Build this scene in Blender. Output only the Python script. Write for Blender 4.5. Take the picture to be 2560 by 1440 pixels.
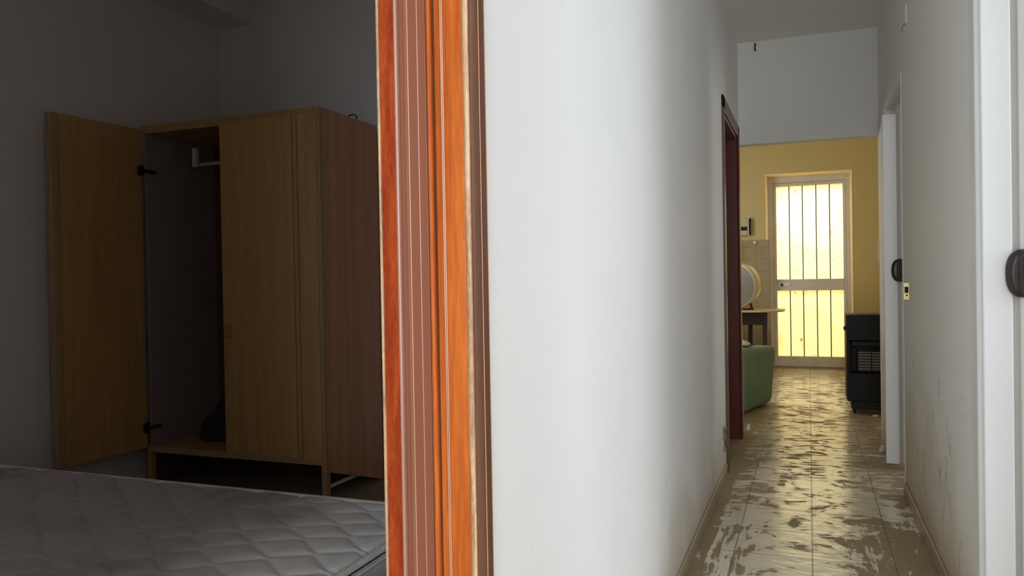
import bpy, math, random
import numpy as np
from mathutils import Vector, Matrix
random.seed(4)
S = bpy.context.scene
C = S.collection
for o in list(bpy.data.objects): bpy.data.objects.remove(o)

# ---------------------------------------------------------------- camera, world, light, exposure
CAM_H = 1.15
YAW, PITCH, ROLL, FPX = math.radians(20.8335), math.radians(-0.6322), math.radians(-1.0071), 1950.3
fw = Vector((-math.sin(YAW)*math.cos(PITCH), math.cos(YAW)*math.cos(PITCH), math.sin(PITCH)))
r0 = Vector((math.cos(YAW), math.sin(YAW), 0)); u0 = r0.cross(fw)
rr = math.cos(ROLL)*r0 + math.sin(ROLL)*u0; uu = -math.sin(ROLL)*r0 + math.cos(ROLL)*u0
cd = bpy.data.cameras.new('camera'); cam = bpy.data.objects.new('camera', cd); C.objects.link(cam)
cd.sensor_width = 36; cd.lens = FPX*36/2560; cd.clip_start = 0.02; cd.clip_end = 200
M = Matrix((( rr.x, uu.x, -fw.x, 0), (rr.y, uu.y, -fw.y, 0), (rr.z, uu.z, -fw.z, CAM_H), (0, 0, 0, 1)))
cam.matrix_world = M
S.camera = cam

w = bpy.data.worlds.new('sky'); S.world = w; w.use_nodes = True
bg = w.node_tree.nodes['Background']; bg.inputs[0].default_value = (0.80, 0.90, 1.0, 1); bg.inputs[1].default_value = 1.0

def area(name, loc, target, sx, sy, power, col):
    l = bpy.data.lights.new(name, 'AREA'); l.shape = 'RECTANGLE'; l.size = sx; l.size_y = sy
    l.energy = power; l.color = col
    o = bpy.data.objects.new(name, l); C.objects.link(o); o.location = loc
    o.rotation_euler = (Vector(target)-Vector(loc)).to_track_quat('-Z', 'Y').to_euler()
    return o
# daylight falling in through the open street door behind the photographer
area('daylight_entrance', (0.65, -2.35, 1.75), (0.3, 3.0, 1.25), 1.3, 1.9, 60, (0.85, 0.925, 1.0))
# added lamp in an unseen front room, washing the left corridor wall
area('fill_front_room', (2.44, -0.2, 1.5), (-0.5, 0.6, 1.2), 2.2, 1.4, 4, (0.84, 0.93, 1.0))
# window of the small room behind the near folding door
area('daylight_side_window', (2.44, 2.35, 1.55), (0.0, 2.35, 1.3), 1.3, 1.2, 17, (0.86, 0.94, 1.0))
# added lamp behind the far folding door, lifts the deep left wall
area('fill_far_side_room', (2.44, 5.1, 1.6), (-0.46, 4.0, 1.3), 0.9, 1.2, 11, (0.95, 0.95, 0.92))
# lamp added out of sight on the left to brighten the kitchen
area('fill_kitchen_left', (-2.42, 8.0, 1.7), (0.8, 8.0, 1.2), 1.4, 1.1, 29, (1.0, 0.97, 0.90))
# weak fill added at the unseen bedroom front to raise its dim walls
area('fill_bedroom_front', (-2.2, -0.42, 1.6), (-2.2, 4.0, 1.3), 1.2, 1.2, 0.6, (0.95, 0.96, 1.0))
# sky over the narrow yard behind the kitchen's glazed door
area('daylight_yard', (0.0, 10.80, 3.1), (0.0, 10.32, 1.2), 1.5, 0.5, 50, (1.0, 1.0, 0.98))

S.view_settings.view_transform = 'Standard'; S.view_settings.look = 'None'
S.view_settings.gamma = 1; S.view_settings.use_curve_mapping = False
S.view_settings.exposure = 0.70
S.cycles.use_denoising = True
S.cycles.max_bounces = 14; S.cycles.diffuse_bounces = 10; S.cycles.glossy_bounces = 5
S.cycles.transmission_bounces = 8; S.cycles.sample_clamp_indirect = 6.0
S.cycles.caustics_reflective = False; S.cycles.caustics_refractive = False

# ---------------------------------------------------------------- materials
class NT:
    def __init__(s, name):
        s.m = bpy.data.materials.new(name); s.m.use_nodes = True; s.t = s.m.node_tree
        s.b = s.t.nodes['Principled BSDF']; s.out = s.t.nodes['Material Output']
    def n(s, typ, **kw):
        nd = s.t.nodes.new('ShaderNode'+typ)
        for k, v in kw.items():
            if k.startswith('p_'): setattr(nd, k[2:], v)
        for k, v in kw.items():
            if k.startswith('p_'): continue
            key = int(k[1:]) if k[0] == 'i' and k[1:].isdigit() else k.replace('_', ' ')
            s.set(nd.inputs[key], v)
        return nd
    def set(s, sock, v):
        if isinstance(v, bpy.types.NodeSocket): s.t.links.new(v, sock)
        elif isinstance(v, bpy.types.Node): s.t.links.new(v.outputs[0], sock)
        else:
            if hasattr(sock.default_value, '__len__') and not hasattr(v, '__len__'): v = [v]*len(sock.default_value)
            if hasattr(v, '__len__') and len(v) == 3 and len(sock.default_value) == 4: v = (*v, 1)
            sock.default_value = v
    def pos(s): return s.n('NewGeometry').outputs['Position']
    def obj(s): return s.n('TexCoord').outputs['Object']
    def xyz(s, v): return s.n('SeparateXYZ', i0=v).outputs
    def vec(s, x, y, z): return s.n('CombineXYZ', i0=x, i1=y, i2=z).outputs[0]
    def mapv(s, v, scale, loc=(0, 0, 0), rot=(0, 0, 0)):
        return s.n('Mapping', Vector=v, Scale=scale, Location=loc, Rotation=rot).outputs[0]
    def math(s, op, a, b=0.0, clamp=False): return s.n('Math', p_operation=op, p_use_clamp=clamp, i0=a, i1=b).outputs[0]
    def noise(s, v, scale, detail=4, dist=0.0, rough=0.5):
        return s.n('TexNoise', Vector=v, Scale=scale, Detail=detail, Distortion=dist, Roughness=rough).outputs[0]
    def ramp(s, f, a, b):   # smoothstep a..b -> 0..1
        return s.n('MapRange', p_interpolation_type='SMOOTHSTEP', i0=f, i1=a, i2=b, i3=0.0, i4=1.0).outputs[0]
    def mix(s, f, a, b):
        nd = s.t.nodes.new('ShaderNodeMix'); nd.data_type = 'RGBA'
        s.set(nd.inputs[0], f); s.set(nd.inputs[6], a); s.set(nd.inputs[7], b); return nd.outputs[2]
    def bump(s, h, strength=0.3, dist=0.01):
        s.set(s.b.inputs['Normal'], s.n('Bump', Strength=strength, Distance=dist, Height=h).outputs[0])
    def fin(s, col=None, rough=None, metal=None, spec=None, coat=None):
        if col is not None: s.set(s.b.inputs['Base Color'], col)
        if rough is not None: s.set(s.b.inputs['Roughness'], rough)
        if metal is not None: s.set(s.b.inputs['Metallic'], metal)
        if spec is not None: s.set(s.b.inputs['Specular IOR Level'], spec)
        if coat is not None:
            s.set(s.b.inputs['Coat Weight'], coat); s.set(s.b.inputs['Coat Roughness'], 0.2)
        return s.m

def simple(name, col, rough=0.5, metal=0.0, var=0.06, nscale=6, bump=0.0, spec=None):
    t = NT(name); n = t.noise(t.pos(), nscale, 5)
    c = t.mix(n, tuple(x*(1-var*2) for x in col), tuple(min(1, x*(1+var)) for x in col))
    if bump: t.bump(t.noise(t.pos(), nscale*20, 3), bump, 0.003)
    return t.fin(c, rough, metal, spec)

def plaster(name, col, stain=0.0, rough=0.62, side=0):
    t = NT(name); p = t.pos(); x, y, z = t.xyz(p)
    n = t.noise(p, 2.2, 3); c = t.mix(n, tuple(v*0.955 for v in col), tuple(min(1, v*1.03) for v in col))
    # faint scuffs
    sc = t.ramp(t.noise(t.mapv(p, (1, 1.5, 0.5)), 9, 6, 1.5), 0.70, 0.78)
    c = t.mix(t.math('MULTIPLY', sc, 0.18), c, (0.45, 0.44, 0.42))
    if stain:
        # flood mud left on the lower wall, with drips and crumbly marks
        edge = t.math('ADD', t.math('MULTIPLY', t.noise(p, 2.3, 5, 0.6), 0.9), t.math('MULTIPLY', t.math('SUBTRACT', y, 3.0), 0.14 if side else 0.06))
        lev = t.math('SUBTRACT', edge, z)                   # >0 below the tide line
        m = t.ramp(lev, -0.15 if side else 0.0, 0.45)
        c = t.mix(t.math('MULTIPLY', m, stain), c, (0.56, 0.47, 0.36) if side else (0.50, 0.41, 0.30))
        m2 = t.ramp(z, 0.22, 0.04)
        c = t.mix(t.math('MULTIPLY', m2, 0.5*stain), c, (0.36, 0.28, 0.18))
        dr = t.ramp(t.noise(t.mapv(p, (3, 11, 2.3)), 1.6, 7, 2.2, 0.62), 0.615, 0.66)
        dm = t.math('MULTIPLY', dr, t.ramp(lev, -0.05, 0.15))
        c = t.mix(t.math('MULTIPLY', dm, 0.45 if side else 0.12), c, (0.27, 0.21, 0.14))
    if side:
        rn = t.noise(t.mapv(p, (1.5, 2.6, 0.8), loc=(0, 3.1, 0)), 2.4, 6, 0.9, 0.6)
        ridge = t.ramp(t.math('ABSOLUTE', t.math('SUBTRACT', rn, 0.5)), 0.010, 0.003)
        patch = t.ramp(t.noise(p, 5.5, 3), 0.46, 0.58)
        zone = t.math('MULTIPLY', t.ramp(z, 0.95, 0.65), t.ramp(y, 4.4, 3.9))
        c = t.mix(t.math('MULTIPLY', t.math('MULTIPLY', ridge, patch), t.math('MULTIPLY', zone, 0.62)), c, (0.20, 0.16, 0.11))
    t.bump(t.math('ADD', t.noise(p, 55, 3), t.math('MULTIPLY', t.noise(p, 4, 3), 1.5)), 0.14, 0.004)
    return t.fin(c, rough, spec=0.3)

def wood(name, a, b, scale=30, rough=0.35, coat=0.0, stretch=0.04, cathedral=0.0, spec=None):
    t = NT(name); p = t.pos()
    n1 = t.noise(t.mapv(p, (1, 1, stretch)), scale, 6, 0.4)
    n2 = t.noise(t.mapv(p, (1, 1, stretch*1.6)), scale*6, 4)
    f = t.math('ADD', t.math('MULTIPLY', t.ramp(n1, 0.35, 0.68), 0.6), t.math('MULTIPLY', t.ramp(n2, 0.4, 0.7), 0.4))
    if cathedral:
        x, y, z = t.xyz(p)
        wv = t.n('TexWave', p_wave_type='RINGS', p_rings_direction='Z', Vector=t.mapv(t.vec(y, y, t.math('MULTIPLY', z, 0.12)), (1, 1, 1), loc=(-3.52, -3.52, -0.1)),
                 Scale=14, Distortion=3.0, Detail=3, Detail_Scale=1.2).outputs[1]
        f = t.math('ADD', t.math('MULTIPLY', f, 1-cathedral), t.math('MULTIPLY', wv, cathedral))
    c = t.mix(f, a, b)
    t.bump(n2, 0.08, 0.001)
    return t.fin(c, rough, coat=coat or None, spec=spec)

def floor_mat():
    t = NT('muddy floor tile'); p = t.pos(); x, y, z = t.xyz(p)
    def line(v, off, pitch, wdt):
        q = t.math('ABSOLUTE', t.math('SUBTRACT', t.math('FRACT', t.math('ADD', t.math('DIVIDE', t.math('SUBTRACT', v, off), pitch), 100.5)), 0.5))
        return t.ramp(q, wdt/pitch, wdt/pitch*0.45)
    g = t.math('MAXIMUM', line(x, 0.0, 0.305, 0.0030), line(y, 3.355, 0.332, 0.0034))
    ax = t.math('ABSOLUTE', t.math('ADD', x, 0.02))
    # mud: thick by the walls, thin film in the walked middle
    n_a = t.noise(p, 6.0, 9, 1.3, 0.66)
    n_b = t.noise(t.mapv(p, (2.2, 8.5, 1), rot=(0, 0, 0.25)), 2.6, 8, 1.1, 0.6)       # wiped streaks across
    n_c = t.noise(t.mapv(p, (26, 2.4, 1), rot=(0, 0, -0.5)), 1.5, 5, 0.6, 0.6)      # broom streaks along
    near = t.ramp(y, 4.3, 3.3)
    n_d = t.noise(p, 3.0, 10, 1.6, 0.68)
    wn = t.ramp(y, 5.2, 3.6)
    mixn = t.math('ADD', t.math('MULTIPLY', t.math('SUBTRACT', n_d, n_b), t.math('MULTIPLY', wn, 0.8)), n_b)
    base = t.math('ADD', t.math('MULTIPLY', n_a, 0.5), t.math('MULTIPLY', mixn, 0.5))
    base = t.math('ADD', base, t.math('MULTIPLY', t.math('MULTIPLY', t.math('SUBTRACT', n_c, 0.5), near), t.math('MULTIPLY', t.ramp(ax, 0.08, 0.32), 0.75)))
    bias = t.math('MULTIPLY', t.ramp(ax, 0.16, 0.46), t.math('ADD', 0.025, t.math('MULTIPLY', t.ramp(y, 3.8, 5.0), 0.05)))
    right = t.math('MULTIPLY', t.ramp(x, 0.06, 0.30), t.math('MULTIPLY', near, 0.15))
    wl = t.math('MULTIPLY', t.ramp(x, -0.385, -0.43), 0.16)
    far = t.math('MULTIPLY', t.ramp(y, 3.6, 5.0), 0.030)
    f = t.math('ADD', base, t.math('ADD', bias, t.math('ADD', right, t.math('ADD', wl, far))))
    mud = t.ramp(f, 0.549, 0.570)
    film = t.ramp(f, 0.49, 0.57)
    tile = t.mix(t.noise(p, 3, 4), (0.74, 0.70, 0.57), (0.84, 0.80, 0.67))
    tile = t.mix(t.math('MULTIPLY', film, 0.34), tile, (0.42, 0.34, 0.23))
    mudc = t.mix(t.noise(p, 14, 4), (0.26, 0.19, 0.11), (0.36, 0.275, 0.17))
    c = t.mix(mud, tile, mudc)
    c = t.mix(t.math('MULTIPLY', g, 0.8), c, (0.16, 0.12, 0.08))
    r = t.math('ADD', 0.17, t.math('ADD', t.math('MULTIPLY', film, 0.10), t.math('MULTIPLY', mud, 0.34)))
    h = t.math('ADD', t.math('MULTIPLY', mud, 0.35), t.math('SUBTRACT', t.math('MULTIPLY', t.noise(t.mapv(p, (1, 2.5, 1)), 9, 4, 0.8), 0.9), t.math('MULTIPLY', g, 0.6)))
    t.bump(h, 0.45, 0.006)
    return t.fin(c, r, spec=0.75)

def mattress_mat():
    t = NT('mattress ticking'); p = t.pos(); x, y, z = t.xyz(p)
    c = t.mix(t.noise(p, 3, 5), (0.36, 0.325, 0.305), (0.46, 0.425, 0.40))
    lit_side = t.ramp(t.math('ADD', x, t.math('MULTIPLY', t.math('SUBTRACT', t.noise(p, 3.5, 4, 0.5), 0.5), 0.5)), -1.55, -1.10)  # paler toward the doorway edge: doorway light painted into the ticking
    c = t.mix(lit_side, c, t.mix(t.noise(p, 6, 4), (0.70, 0.67, 0.64), (0.82, 0.80, 0.77)))
    def blob(cx, cy, rx, ry):
        d = t.math('ADD', t.math('POWER', t.math('DIVIDE', t.math('SUBTRACT', x, cx), rx), 2), t.math('POWER', t.math('DIVIDE', t.math('SUBTRACT', y, cy), ry), 2))
        d = t.math('ADD', d, t.math('MULTIPLY', t.math('SUBTRACT', t.noise(p, 9, 6, 0.8), 0.5), 2.4))
        return t.ramp(d, 1.0, 0.2)
    for cx, cy, rx, ry, k in ((-1.62, 1.93, .20, .10, .55), (-1.38, 1.80, .13, .14, .35), (-2.75, 1.92, .28, .10, .4), (-2.05, 1.55, .3, .12, .22), (-2.05, 1.30, .12, .035, .6), (-1.55, 1.36, .13, .03, .4)):
        c = t.mix(t.math('MULTIPLY', blob(cx, cy, rx, ry), k), c, (0.20, 0.15, 0.10))
    sp = t.ramp(t.noise(p, 38, 4, 0.5), 0.735, 0.76)
    c = t.mix(t.math('MULTIPLY', sp, 0.6), c, (0.08, 0.06, 0.05))
    st = t.noise(t.mapv(p, (1, 0.3, 1)), 8, 6, 1.5); c = t.mix(t.math('MULTIPLY', t.ramp(st, 0.55, 0.75), 0.25), c, (0.32, 0.25, 0.18))
    t.bump(t.noise(p, 220, 2), 0.12, 0.001)
    m = t.fin(c, 0.55); t.set(t.b.inputs['Sheen Weight'], 0.25); return m

def pane_mat():
    # patterned yellow glass: scatters and passes the daylight of the yard behind it
    t = NT('patterned yellow glass'); p = t.pos(); x, y, z = t.xyz(p)
    a = t.math('ABSOLUTE', t.math('SUBTRACT', t.math('FRACT', t.math('MULTIPLY', x, 75)), 0.5))
    b = t.math('ABSOLUTE', t.math('SUBTRACT', t.math('FRACT', t.math('MULTIPLY', z, 75)), 0.5))
    w_ = t.ramp(t.math('MAXIMUM', a, b), 0.38, 0.48)
    cl = t.mix(t.math('MULTIPLY', w_, 0.55), (1.0, 0.97, 0.80), (0.86, 0.78, 0.52))
    blot = t.ramp(t.noise(p, 7, 6, 0.7), 0.52, 0.72)
    cl = t.mix(t.math('MULTIPLY', blot, 0.45), cl, (0.86, 0.70, 0.40))
    spt = t.ramp(t.noise(t.mapv(p, (1, 1, 0.7)), 16, 4, 0.6), 0.68, 0.74)
    cl = t.mix(t.math('MULTIPLY', spt, 0.7), cl, (0.45, 0.33, 0.08))
    tr = t.n('BsdfTranslucent', Color=cl)
    gl = t.n('BsdfGlossy', Color=(0.9, 0.9, 0.9), Roughness=0.25)
    mx = t.n('MixShader', i0=0.06, i1=tr, i2=gl)
    t.t.links.new(mx.outputs[0], t.out.inputs[0]); return t.m

def backsplash_mat():
    t = NT('beige wall tile'); p = t.pos(); x, y, z = t.xyz(p)
    def line(v, pitch, wdt):
        q = t.math('ABSOLUTE', t.math('SUBTRACT', t.math('FRACT', t.math('ADD', t.math('DIVIDE', v, pitch), 50.03)), 0.5))
        return t.ramp(q, 0.5-wdt/pitch, 0.5-wdt/pitch*0.4)
    g = t.math('MAXIMUM', line(x, 0.15, 0.004), line(z, 0.15, 0.004))
    c = t.mix(t.noise(p, 10, 6, 1.0), (0.24, 0.18, 0.075), (0.38, 0.30, 0.15))
    c = t.mix(g, c, (0.20, 0.15, 0.07)); t.bump(g, -0.3, 0.002)
    return t.fin(c, 0.3)

MT = dict(
    wall_l=plaster('white plaster left', (0.835, 0.84, 0.85), 0.5),
    wall_r=plaster('white plaster right', (0.80, 0.78, 0.735), 0.75, side=1),
    wall_k=plaster('yellow kitchen paint', (0.56, 0.46, 0.22), 0),
    wall_lintel=plaster('white paint over opening', (0.72, 0.71, 0.68), 0),
    wall_b=plaster('bedroom plaster', (0.80, 0.78, 0.775), 0.12),
    ceil=plaster('ceiling paint', (0.80, 0.79, 0.75), 0),
    yard=plaster('yard wall render', (0.84, 0.76, 0.56), 0),
    recess=plaster('pane-lit recess paint', (0.90, 0.72, 0.42), 0),  # pane glow along the reveal edges is put into this bright colour
    floor=floor_mat(),
    skirt=simple('muddy skirting tile', (0.40, 0.33, 0.24), 0.35, var=0.25, nscale=9),
    maho_o=wood('orange mahogany', (0.44, 0.088, 0.011), (0.74, 0.190, 0.032), 34, 0.42, 0.0, spec=0.3),
    maho_r=wood('red mahogany', (0.30, 0.036, 0.007), (0.50, 0.085, 0.016), 60, 0.42, 0.0, stretch=0.12, spec=0.3),
    maho_d=wood('brown stained moulding', (0.105, 0.046, 0.026), (0.170, 0.074, 0.038), 60, 0.45, 0.0, spec=0.2),
    brown=simple('brown frame profile', (0.31, 0.105, 0.056), 0.42, nscale=3, var=0.05),
    brown_t=simple('tan frame profile', (0.36, 0.155, 0.082), 0.36, nscale=3, var=0.05),
    seal=simple('dark rubber seal', (0.10, 0.045, 0.028), 0.5),
    pinkedge=simple('pale pink edge', (0.52, 0.27, 0.20), 0.3),  # paler pink than the strips beside it
    tanedge=wood('grained tan edge', (0.40, 0.20, 0.10), (0.78, 0.52, 0.30), 90, 0.38, 0.0, stretch=0.10),  # lighter tan than the boards around it
    bead_glint=simple('painted highlight bead', (0.70, 0.38, 0.24), 0.22),  # gloss highlights of the bevels painted in as pale colour
    farwood=simple('dark red door wood', (0.12, 0.020, 0.013), 0.4, var=0.2, nscale=5, spec=0.2),
    farcase=simple('dark brown door casing', (0.12, 0.07, 0.045), 0.35, var=0.2),
    pvc=simple('white pvc', (0.86, 0.87, 0.89), 0.34, var=0.02, nscale=2),
    pvc_g=simple('grey pvc gap', (0.55, 0.55, 0.52), 0.45, var=0.03),
    pvc_l=simple('light grey pvc profile', (0.70, 0.71, 0.69), 0.38, var=0.03),
    handle=simple('dark brown plastic', (0.030, 0.018, 0.017), 0.25, var=0.15),
    brass=simple('brass plate', (0.78, 0.62, 0.30), 0.22, 0.9),
    black=simple('black void', (0.01, 0.01, 0.01), 0.8),
    blackm=simple('black enamel', (0.012, 0.012, 0.013), 0.5, var=0.2, spec=0.25),
    blackr=simple('black recess metal', (0.008, 0.008, 0.008), 0.6),
    ceramic=simple('grey ceramic plate', (0.34, 0.31, 0.31), 0.7),
    wframe=simple('white painted metal', (0.66, 0.63, 0.57), 0.42, var=0.10),
    kick=simple('stained white kick rail', (0.74, 0.72, 0.68), 0.5, var=0.2, nscale=9),
    green=simple('green glazing bar', (0.14, 0.17, 0.05), 0.5),
    pane=pane_mat(),
    backs=backsplash_mat(),
    ward=wood('ochre veneer door', (0.50, 0.29, 0.105), (0.60, 0.36, 0.14), 30, 0.42, 0.0),
    ward_i=wood('ochre veneer inner', (0.42, 0.25, 0.10), (0.48, 0.29, 0.12), 20, 0.5, 0.0),
    ward_s=wood('brown veneer side', (0.50, 0.23, 0.125), (0.80, 0.40, 0.22), 22, 0.42, 0.0, cathedral=0.45),
    ward_e=simple('tan edge strip', (0.46, 0.30, 0.16), 0.45),
    ward_in=simple('pale wardrobe lining', (0.34, 0.29, 0.27), 0.6),
    ward_b=simple('dark wardrobe back', (0.14, 0.07, 0.05), 0.6),
    steel=simple('grey steel', (0.45, 0.45, 0.45), 0.35, 0.8),
    dkmetal=simple('dark hinge metal', (0.05, 0.045, 0.04), 0.3, 0.6),
    whitepl=simple('white plastic', (0.78, 0.76, 0.72), 0.4),
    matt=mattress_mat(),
    tape=simple('ribbed edging tape', (0.74, 0.71, 0.67), 0.5, var=0.1, nscale=20),
    mside=simple('grey mattress side', (0.55, 0.56, 0.56), 0.5, var=0.1),
    bedbase=wood('bed base wood', (0.16, 0.08, 0.04), (0.24, 0.13, 0.07), 12, 0.6),
    chair=simple('green chair fabric', (0.19, 0.29, 0.19), 0.75, var=0.1, nscale=4, bump=0.1),
    cloth=simple('off white cloth', (0.60, 0.54, 0.44), 0.8, var=0.1, nscale=10),
    darkcloth=simple('dark cloth', (0.035, 0.03, 0.03), 0.85, var=0.3),
    greycloth=simple('grey brown cloth', (0.22, 0.19, 0.15), 0.85, var=0.3),
    tabletop=simple('pale table top', (0.58, 0.50, 0.34), 0.32),
    tablew=simple('dark table wood', (0.055, 0.034, 0.030), 0.5, var=0.2, spec=0.2),
    disc=simple('grey disc face', (0.20, 0.20, 0.175), 0.35, var=0.04),
    discrim=simple('cream disc rim', (0.66, 0.60, 0.42), 0.35, var=0.03),
    box=simple('beige plastic', (0.52, 0.44, 0.30), 0.45),
    grey=simple('grey plaster crumbs', (0.30, 0.29, 0.27), 0.8, var=0.3, nscale=25),
)

# ---------------------------------------------------------------- mesh helpers
class MB:
    def __init__(s): s.v = []; s.f = []
    def add(s, vs, fs):
        k = len(s.v); s.v += [tuple(v) for v in vs]; s.f += [tuple(i+k for i in f) for f in fs]; return s
    def box(s, x0, x1, y0, y1, z0, z1):
        vs = [(x0,y0,z0),(x1,y0,z0),(x1,y1,z0),(x0,y1,z0),(x0,y0,z1),(x1,y0,z1),(x1,y1,z1),(x0,y1,z1)]
        return s.add(vs, [(0,3,2,1),(4,5,6,7),(0,1,5,4),(1,2,6,5),(2,3,7,6),(3,0,4,7)])
    def prism(s, pts, z0, z1):          # vertical extrusion of a plan outline (ccw)
        n = len(pts); vs = [(x, y, z0) for x, y in pts]+[(x, y, z1) for x, y in pts]
        fs = [(i, (i+1) % n, n+(i+1) % n, n+i) for i in range(n)]+[tuple(range(n-1, -1, -1)), tuple(range(n, 2*n))]
        return s.add(vs, fs)
    def ext(s, pts, axis, a, b):        # outline in the two other axes, extruded along axis
        n = len(pts)
        def mk(p, q): return {'x': (q, p[0], p[1]), 'y': (p[0], q, p[1]), 'z': (p[0], p[1], q)}[axis]
        vs = [mk(p, a) for p in pts]+[mk(p, b) for p in pts]
        fs = [(i, (i+1) % n, n+(i+1) % n, n+i) for i in range(n)]+[tuple(range(n-1, -1, -1)), tuple(range(n, 2*n))]
        return s.add(vs, fs)
    def tube(s, path, r, seg=10, rfun=None):
        path = [Vector(p) for p in path]; n = len(path); vs = []; fs = []
        for i, p in enumerate(path):
            d = (path[min(i+1, n-1)]-path[max(i-1, 0)]).normalized()
            up = Vector((0, 0, 1)) if abs(d.z) < 0.9 else Vector((1, 0, 0))
            a = d.cross(up).normalized(); b = a.cross(d)
            q = rfun(i) if rfun else r
            for k in range(seg):
                t = 2*math.pi*k/seg; vs.append(p+a*math.cos(t)*q+b*math.sin(t)*q)
        for i in range(n-1):
            for k in range(seg):
                fs.append((i*seg+k, i*seg+(k+1) % seg, (i+1)*seg+(k+1) % seg, (i+1)*seg+k))
        fs.append(tuple(range(seg-1, -1, -1))); fs.append(tuple((n-1)*seg+k for k in range(seg)))
        return s.add(vs, fs)
    def lathe(s, prof, c, ax, seg=48):  # prof: (radius, along), around axis ax at c
        ax = Vector(ax).normalized(); up = Vector((0, 0, 1)) if abs(ax.z) < 0.9 else Vector((1, 0, 0))
        a = ax.cross(up).normalized(); b = a.cross(ax); c = Vector(c); n = len(prof)
        vs = []; fs = []
        for r, h in prof:
            for k in range(seg):
                t = 2*math.pi*k/seg; vs.append(c+ax*h+(a*math.cos(t)+b*math.sin(t))*r)
        for i in range(n-1):
            for k in range(seg): fs.append((i*seg+k, i*seg+(k+1) % seg, (i+1)*seg+(k+1) % seg, (i+1)*seg+k))
        return s.add(vs, fs)
    def build(s, name, mat, parent=None, bevel=0, smooth=False, subsurf=0, seg=2):
        off = wloc(parent) if parent else Vector((0, 0, 0))
        if parent is None and s.v:
            a = np.array(s.v); lo, hi = a.min(0), a.max(0)
            org = Vector(((lo[0]+hi[0])/2, (lo[1]+hi[1])/2, lo[2])); off = org
        me = bpy.data.meshes.new(name); me.from_pydata([tuple(Vector(v)-off) for v in s.v], [], s.f)
        import bmesh
        bm = bmesh.new(); bm.from_mesh(me); bmesh.ops.recalc_face_normals(bm, faces=bm.faces); bm.to_mesh(me); bm.free()
        me.materials.append(MT[mat]); o = bpy.data.objects.new(name, me); C.objects.link(o)
        if smooth: me.polygons.foreach_set('use_smooth', [True]*len(me.polygons))
        if parent: o.parent = parent
        else: o.location = off
        o['wl'] = tuple(off) if parent is None else tuple(wloc(parent))
        if bevel:
            b = o.modifiers.new('bevel', 'BEVEL'); b.width = bevel; b.segments = seg; b.limit_method = 'ANGLE'; b.angle_limit = 0.6
        if subsurf:
            m = o.modifiers.new('sub', 'SUBSURF'); m.levels = subsurf; m.render_levels = subsurf
        return o
def wloc(o): return Vector(o['wl'])
def empty(name, loc):
    o = bpy.data.objects.new(name, None); C.objects.link(o); o.location = loc; o['wl'] = tuple(loc); o.empty_display_size = 0.1
    return o
def tag(o, label, cat, group=None):
    o['label'] = label; o['category'] = cat
    if group: o['group'] = group
    return o
def st(o): o['kind'] = 'structure'; return o
def B(*a): return MB().box(*a)

# ---------------------------------------------------------------- the setting
XL, XR = -0.46, 0.455          # corridor wall faces
XB = -0.605                    # bedroom face of the partition
H = 2.82; HB = 3.06
DT = 2.30                      # bedroom door opening top
st(B(-3.8, 2.6, -2.6, 10.35, -0.12, 0.0).build('floor', 'floor'))
m = B(XB, 2.6, -2.6, 5.86, H, H+0.35)
st(m.build('ceiling', 'ceil'))
st(B(-3.8, XB, -0.6, 4.4, HB, HB+0.12).build('ceiling_bedroom', 'ceil'))
st(B(-3.8, 2.6, 5.86, 10.35, 3.02, 3.15).build('ceiling_kitchen', 'ceil'))
# left wall: the corridor side plaster and bedroom side plaster are one partition with two doorways
m = MB()
m.box(XB, XL, -2.6, 0.09, 0, H).box(XB, XL, 0.09, 1.06, DT, H).box(XB, XL, 1.06, 4.74, 0, H)
m.box(XB, XL, 4.74, 5.72, 2.14, H).box(XB, XL, 5.72, 5.86, 0, H)
st(m.build('wall_left', 'wall_l'))
# right wall with two folding-door openings
m = MB(); XRo = XR+0.13
m.box(XR, XRo, -2.6, 1.30, 2.5, H).box(XR, XRo, 1.30, 1.62, 0, H).box(XR, XRo, 1.62, 2.53, 2.17, H).box(XR, XRo, 2.53, 4.47, 0, H)  # wide gap beside the camera added to admit the front-room lamp
m.box(XR, XRo, 4.47, 5.40, 2.17, H).box(XR, XRo, 5.40, 5.86, 0, H)
st(m.build('wall_right', 'wall_r'))
# wall across the corridor's end with the tall opening to the kitchen
m = MB(); m.box(-3.8, XL-0.002, 5.86, 5.97, 0, 3.02).box(XL-0.002, XR+0.004, 5.86, 5.97, 2.09, 3.02).box(XR+0.004, 2.6, 5.86, 5.97, 0, 3.02)
st(m.build('wall_middle', 'wall_lintel'))
# kitchen
m = MB(); KY = 10.05
m.box(-3.8, -0.482, KY, KY+0.3, 0, 3.02).box(-0.482, 0.493, KY, KY+0.3, 2.375, 3.02).box(0.493, 2.6, KY, KY+0.3, 0, 3.02)
st(m.build('wall_back', 'wall_k'))
st(B(0.86, 0.99, 5.97, KY, 0, 3.02).build('wall_kitchen_right', 'wall_k'))
st(B(-2.6, -2.47, 5.97, KY, 0, 3.02).build('wall_kitchen_left', 'wall_k'))
st(B(-2.47, -0.437, KY-0.012, KY, 0.0, 1.58).build('trim_1', 'backs'))
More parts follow.
